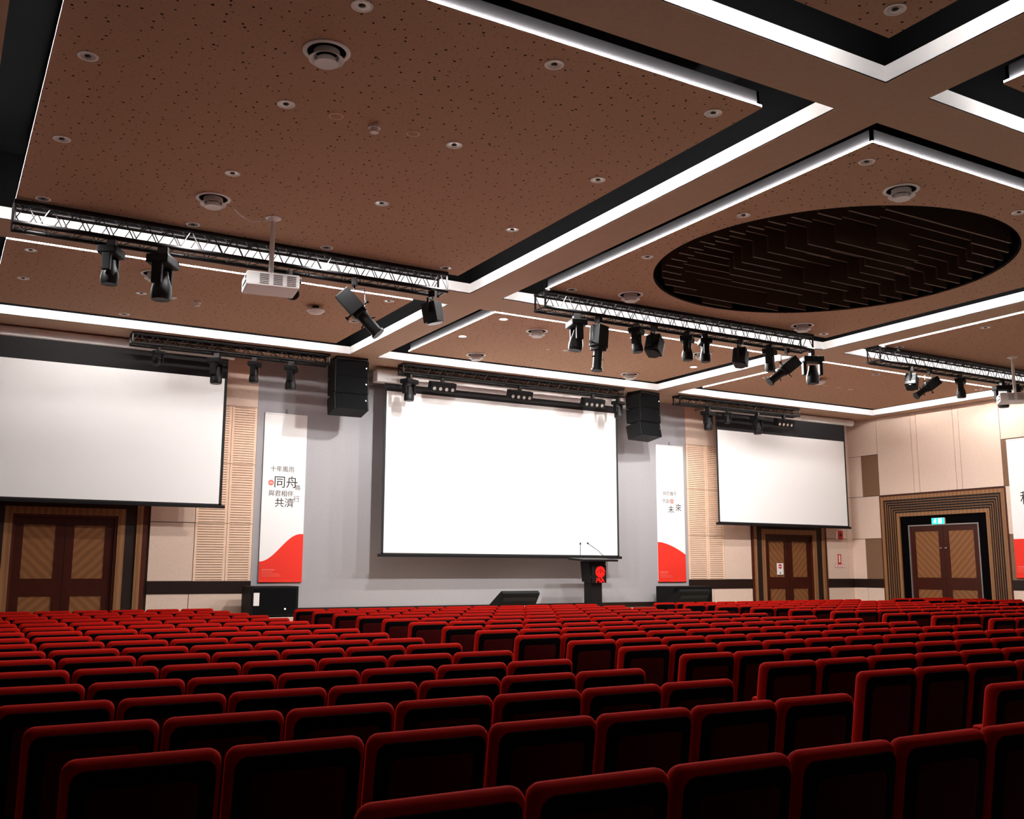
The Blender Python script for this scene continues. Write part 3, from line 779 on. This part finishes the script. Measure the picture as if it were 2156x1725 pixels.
# ------------------------------------------------------------------ ceiling fittings
def vent_mesh():
    t = bpy.data.objects.new('air_diffuser', None); COL.objects.link(t); t.empty_display_size = .1
    MB().lathe([(.150, -.001), (.186, -.002), (.184, -.010), (.158, -.016), (.150, -.012)], 40, closed=True).build('outer_ring', MT['white'], t, True)
    MB().lathe([(.151, -.003), (.0, -.003)], 40).build('throat', MT['void'], t)
    MB().lathe([(.100, -.004), (.102, -.048), (.138, -.072), (.136, -.077), (.097, -.055), (.095, -.004)], 40, closed=True).build('middle_cone', MT['white'], t, True)
    MB().lathe([(.0, -.056), (.070, -.060), (.074, -.088), (.092, -.104), (.089, -.108), (.0, -.098)], 36).build('inner_cone', MT['white'], t, True)
    return t
def down_mesh(on=False):
    t = bpy.data.objects.new('downlight', None); COL.objects.link(t); t.empty_display_size = .1
    MB().lathe([(.060, -.001), (.080, -.002), (.078, -.007), (.060, -.006)], 28, closed=True).build('rim', MT['white'], t, True)
    MB().lathe([(.061, -.0045), (.030, -.0015), (.0, -.0015)], 24).build('reflector', MT['lampoff'] if not on else MT['lamp'], t, True)
    MB().lathe([(.0, -.012), (.018, -.010), (.026, -.003), (.0, -.002)], 20).build('bulb', MT['lamp'] if on else MT['glass'], t, True)
    return t
vp = vent_mesh()
for x, y, lab in [(2.35, 6.88, 'large round air diffuser in the upper left panel, nearest one'), (2.35, 10.44, 'round air diffuser left of the left projector pole'),
                  (8.55, 6.49, 'round air diffuser between the round opening and the grid crossing'), (8.53, 11.17, 'round air diffuser left of the round opening above the middle truss'),
                  (12.06, 11.2, 'round air diffuser under the far edge of the round opening'), (2.35, 13.65, 'round air diffuser half hidden by the second moving head light'),
                  (8.53, 13.76, 'round air diffuser right of two lit downlights'), (8.53, 15.92, 'round air diffuser above the left part of the centre screen'),
                  (12.11, 15.93, 'round air diffuser above the right part of the centre screen'), (12.1, 13.70, 'round air diffuser mostly hidden behind the close moving head pair')]:
    o = copy_tree(vp); o.location = (x, y, PZ); tag(o, lab, 'air diffuser', 'round white air diffusers in the ceiling')
drop(vp)
dp_, dn = down_mesh(), down_mesh(True)
col_n = {.76: 'left column', 2.35: 'second column', 3.98: 'third column', 5.64: 'right column'}
row_n = {6.15: 'first row from the camera', 7.9: 'second row from the camera', 9.65: 'third row from the camera', 11.40: 'last row by the truss'}
dl = []
for x in (.76, 2.35, 3.98, 5.64):
    for y in (6.15, 7.9, 9.65, 11.40):
        if (x, y) == (.76, 6.15): continue
        dl.append((x, y, 'unlit downlight in the upper left panel, %s, %s' % (col_n[x], row_n[y]), 0))
for x, y, l in [(7.65, 6.18, 'unlit downlight at the near left corner of the round-opening panel'), (7.65, 7.90, 'unlit downlight left of the round opening, second from near corner'),
                (7.65, 9.65, 'unlit downlight left of the round opening, third from near corner'), (7.65, 11.40, 'unlit downlight over the left end of the middle truss'),
                (12.82, 11.44, 'unlit downlight over the right end of the middle truss'), (10.24, 6.26, 'unlit downlight at the near rim of the round opening'),
                (14.76, 9.76, 'unlit downlight in the dark right panel, nearer one'), (14.76, 11.45, 'unlit downlight over the left end of the right truss'),
                (5.66, 4.25, 'unlit downlight in the overhead panel at the top edge'),
                (.80, 13.40, 'unlit downlight at the left corner of the panel above the left screen'), (.82, 14.80, 'unlit downlight, second at the left side above the left screen'),
                (2.37, 14.75, 'unlit downlight left of the flat discs above the left screen'), (2.36, 16.15, 'unlit downlight at the lit edge above the left front truss'),
                (5.64, 13.30, 'unlit downlight by the long profile spotlight of the left truss'), (5.64, 14.72, 'unlit downlight near the right corner above the left screen'),
                (14.76, 13.35, 'unlit downlight at the near left corner above the right screen'), (14.76, 14.76, 'unlit downlight, second at the left side above the right screen'),
                (16.43, 13.35, 'unlit downlight left of the slanting spotlight on the right truss'), (18.10, 13.35, 'unlit downlight right of the slanting spotlight on the right truss'),
                (19.76, 13.35, 'unlit downlight near the right wall above the right screen')]:
    dl.append((x, y, l, 0))
for x, y, l in [(7.65, 13.36, 'glowing downlight at the near left corner above the centre screen'), (7.63, 14.74, 'glowing downlight left of the diffuser above the centre screen'),
                (12.79, 13.30, 'glowing downlight beside the tilted boxy spotlight of the middle truss'), (12.75, 14.70, 'glowing downlight at the right side above the centre screen'),
                (10.22, 13.30, 'glowing downlight behind the lamps of the middle truss')]:
    dl.append((x, y, l, 1))
for x, y, l, on in dl:
    o = copy_tree(dn if on else dp_); o.location = (x, y, PZ); tag(o, l, 'downlight', 'lit downlights' if on else 'unlit round downlights')
drop(dp_); drop(dn)
def disc(x, y, r, lab, cat='ceiling disc', m='tan', name='ceiling_speaker', gr='flat round ceiling discs'):
    t = thing(name, lab, cat, (x, y, PZ), group=gr)
    MB().lathe([(r-.012, .001), (r, -.002), (r-.003, -.008), (r-.012, -.008)], 28, closed=True).build('rim', MT[m], t)
    MB().lathe([(r-.012, -.005), (.0, -.006)], 28).build('cover', MT['panel' if m != 'white' else m], t)
disc(2.80, 7.89, .067, 'flat brown disc left of the small sensor in the upper left panel')
disc(3.54, 7.87, .062, 'flat ring disc right of the small sensor in the upper left panel')
disc(2.82, 14.78, .056, 'flat pale disc above the left screen, left one', m='white')
disc(3.54, 14.75, .056, 'flat pale disc above the left screen, right one')
disc(9.42, 14.83, .039, 'small flat pale disc above the centre screen, left one', m='white')
disc(9.76, 14.76, .056, 'flat pale disc above the centre screen, right one', m='white')
disc(16.52, 14.76, .056, 'flat disc above the right screen, left of three')
disc(16.89, 14.74, .056, 'flat disc above the right screen, middle of three')
disc(17.34, 14.80, .056, 'flat disc above the right screen, right of three')
def sensor(x, y, lab):
    t = thing('smoke_detector', lab, 'smoke detector', (x, y, PZ), group='white smoke detectors')
    MB().lathe([(.0, 0), (.05, 0), (.055, -.03), (.0, -.03)], 20).build('base', MT['white'], t, True)
    MB().lathe([(.0, -.03), (.042, -.03), (.038, -.07), (.0, -.075)], 20).build('sensor_head', MT['white'], t, True)
sensor(3.17, 7.90, 'white smoke detector between two flat discs in the upper left panel')
sensor(3.18, 14.80, 'white smoke detector between the pale discs above the left screen')
def dish(x, y, lab):
    t = thing('wireless_access_point', lab, 'ceiling dish', (x, y, PZ), group='white hanging ceiling dishes')
    MB().tube((0, 0, -.06), (0, 0, 0), .05, n=16).build('neck', MT['black'], t)
    MB().lathe([(.0, -.06), (.13, -.06), (.14, -.075), (.09, -.115), (.0, -.125)], 28).build('dish', MT['white'], t, True)
dish(4.80, 14.15, 'white hanging dish in the panel behind the left truss')
dish(15.81, 14.31, 'white hanging dish in the panel above the right screen')

# light of the lit downlights, plus added fill spots below the unlit ones
def spot(x, y, watts, ang=176, blend=.35, z=PZ-.06, aim=None):
    l = bpy.data.lights.new('downlight_and_fill_spot', 'SPOT'); l.energy = watts; l.spot_size = R(ang); l.spot_blend = blend; l.shadow_soft_size = .06
    l.color = (1., .995, .985)
    o = bpy.data.objects.new('downlight_and_fill_spot', l); COL.objects.link(o); o.location = (x, y, z)
    if aim: o.rotation_euler = (Vector(aim)-Vector((x, y, z))).to_track_quat('-Z', 'Y').to_euler()
    return o
for x, y, l, on in dl:
    if y > 12.5: spot(x, y, DOWN_STAGE*(1. if on else .22 if x > 14 else .07))  # lit fittings at full power, unlit ones carry weak added fill
    elif y > 9: spot(x, y, FILL_HALL, 130, .6)  # added fill, the fittings here are unlit
    elif y > 5: spot(x, y, FILL_BACK, 130, .6)  # added fill for the near rows, fittings unlit

# ------------------------------------------------------------------ auditorium chairs
PITCH_X = .513
seat_rows = [2.448, 3.462, 4.248, 4.968, 5.73, 6.558, 7.41, 8.16, 8.97, 9.75, 10.65, 11.46, 12.3, 13.14, 13.98, 14.88, 15.84]
# rows as they stand: (y, x of the block's reference end) for each block, metres
left_rows = list(zip(seat_rows, [4.07, 4.0, 3.95, 3.89, 3.86, 3.88, 3.89, 3.90, 3.91, 3.92, 3.95, 3.97, 4.0, 3.99, 3.96, 3.93, 3.92]))
mid_rows = list(zip([2.36, 3.36, 4.16, 4.87, 5.64, 6.42, 7.18, 8.0, 8.85, 9.65, 10.60, 11.45, 12.3, 13.15, 14.0, 14.85],
                    [4.95, 4.93, 4.86, 4.76, 4.73, 4.76, 4.78, 4.74, 4.78, 4.81, 4.85, 4.88, 4.88, 4.87, 4.87, 4.87]))
third_rows = [(y, 11.79) for y, _ in mid_rows]
wall_rows = [(y, 18.45) for y, _ in mid_rows]
blocks = [('left block', left_rows, 7, 1), ('middle block', mid_rows, 11, 0), ('third block', third_rows, 11, 0), ('block by the right wall', wall_rows, 4, 0)]
REC = R(9)
def tilt(me):
    for v in me.vertices:
        v.co = Matrix.Translation((0, 0, .85)) @ Matrix.Rotation(REC, 4, 'X') @ Matrix.Translation((0, 0, -.85)) @ v.co
    return me
sm = {}
me = slab(.500, .34, .85, .085, .045, .041, seg=5, bseg=4); me.materials.append(MT['seat']); sm['backrest'] = tilt(me)
me = slab(.452, .36, .824, .04, .040, .006, y0=-.005, seg=3, bseg=1); me.materials.append(MT['shell']); sm['back_shell'] = tilt(me)
me = slab(.345, .38, .765, .02, .03, .004, y0=-.009, seg=3, bseg=1); me.materials.append(MT['seatback']); sm['back_panel'] = tilt(me)
sm['seat_cushion'] = tilt(MB().box(-.20, .20, .09, .17, .36, .60).mesh('seat_cushion', MT['seat'], True, .03))
sm['pedestal'] = MB().box(-.03, .03, .10, .38, .02, .40).box(-.12, .12, .04, .44, 0, .02).mesh('pedestal', MT['shell'])
m = MB()
for nm in ('backrest', 'back_shell', 'back_panel', 'seat_cushion', 'pedestal'): pass
# single-mesh chair for distant rows
def joined(names, reps=((0, 0),)):
    bm = bmesh.new(); mats = []
    for dx, dy in reps:
        for nm in names:
            s = sm[nm]; mm = s.materials[0]
            if mm not in mats: mats.append(mm)
            k = len(bm.verts); kf = len(bm.faces)
            bm.from_mesh(s); bm.verts.ensure_lookup_table(); bm.faces.ensure_lookup_table()
            for v in bm.verts[k:]: v.co.x += dx; v.co.y += dy
            for f in bm.faces[kf:]: f.material_index = mats.index(mm)
    me = bpy.data.meshes.new('auditorium_chair'); bm.to_mesh(me); bm.free()
    for mm in mats: me.materials.append(mm)
    return me
ALLP = ('backrest', 'back_shell', 'back_panel', 'seat_cushion', 'pedestal')
single = joined(ALLP)
OR = ['nearest', 'second', 'third', 'fourth', 'fifth', 'sixth', 'seventh', 'eighth', 'ninth', 'tenth', 'eleventh', 'twelfth', 'thirteenth', 'fourteenth', 'fifteenth', 'sixteenth', 'seventeenth']
OS = ['first', 'second', 'third', 'fourth', 'fifth', 'sixth', 'seventh', 'eighth', 'ninth', 'tenth', 'eleventh']
cands = []
for bn, rws, nseat, fromright in blocks:
    for ri, (y, bx) in enumerate(rws):
        if fromright: bx -= nseat*PITCH_X
        for k in range(nseat):
            x = bx+(k+.5)*PITCH_X
            d = Vector((x, y, .85-CAM_Z)); z = d.dot(fw); uu = 1078+F_PX*d.dot(r1)/z; vv = 862.5-F_PX*d.dot(u1)/z
            half = .26*F_PX/z
            if uu < -half-10 or uu > 2156+half+10 or vv > 1735: continue
            cands.append((z, bn, ri, k, x, y, nseat, fromright))
cands.sort(key=lambda c: c[0])
row0 = {}
for c in cands: row0[c[1]] = min(row0.get(c[1], 99), c[2])
rest = []
for i, (z, bn, ri, k, x, y, nseat, fr_) in enumerate(cands):
    if i >= 298: rest.append((x, y)); continue
    kk = (nseat-1-k) if fr_ else k
    side = 'right' if fr_ else 'left'
    pos_ = '%s chair from the %s end' % (OS[kk], side)
    lab = 'red padded chair, %s, %s row from camera, %s' % (bn, OR[ri], pos_)
    if z < 9.5:
        t = thing('auditorium_chair', lab, 'chair', (x, y, 0), group='red auditorium chairs')
        for nm in ALLP: link_mesh(nm, sm[nm], t)
    else:
        t = link_mesh('auditorium_chair', single, None, (x, y, 0)); tag(t, lab, 'chair', 'red auditorium chairs')
if rest:
    me = joined(('backrest', 'seat_cushion', 'back_shell'), rest)
    o = link_mesh('distant_chair_rows', me); tag(o, 'farthest rows of red chairs massed before the stage and right wall', 'chairs', kind='stuff')
print('chairs', len(cands), 'rest', len(rest))
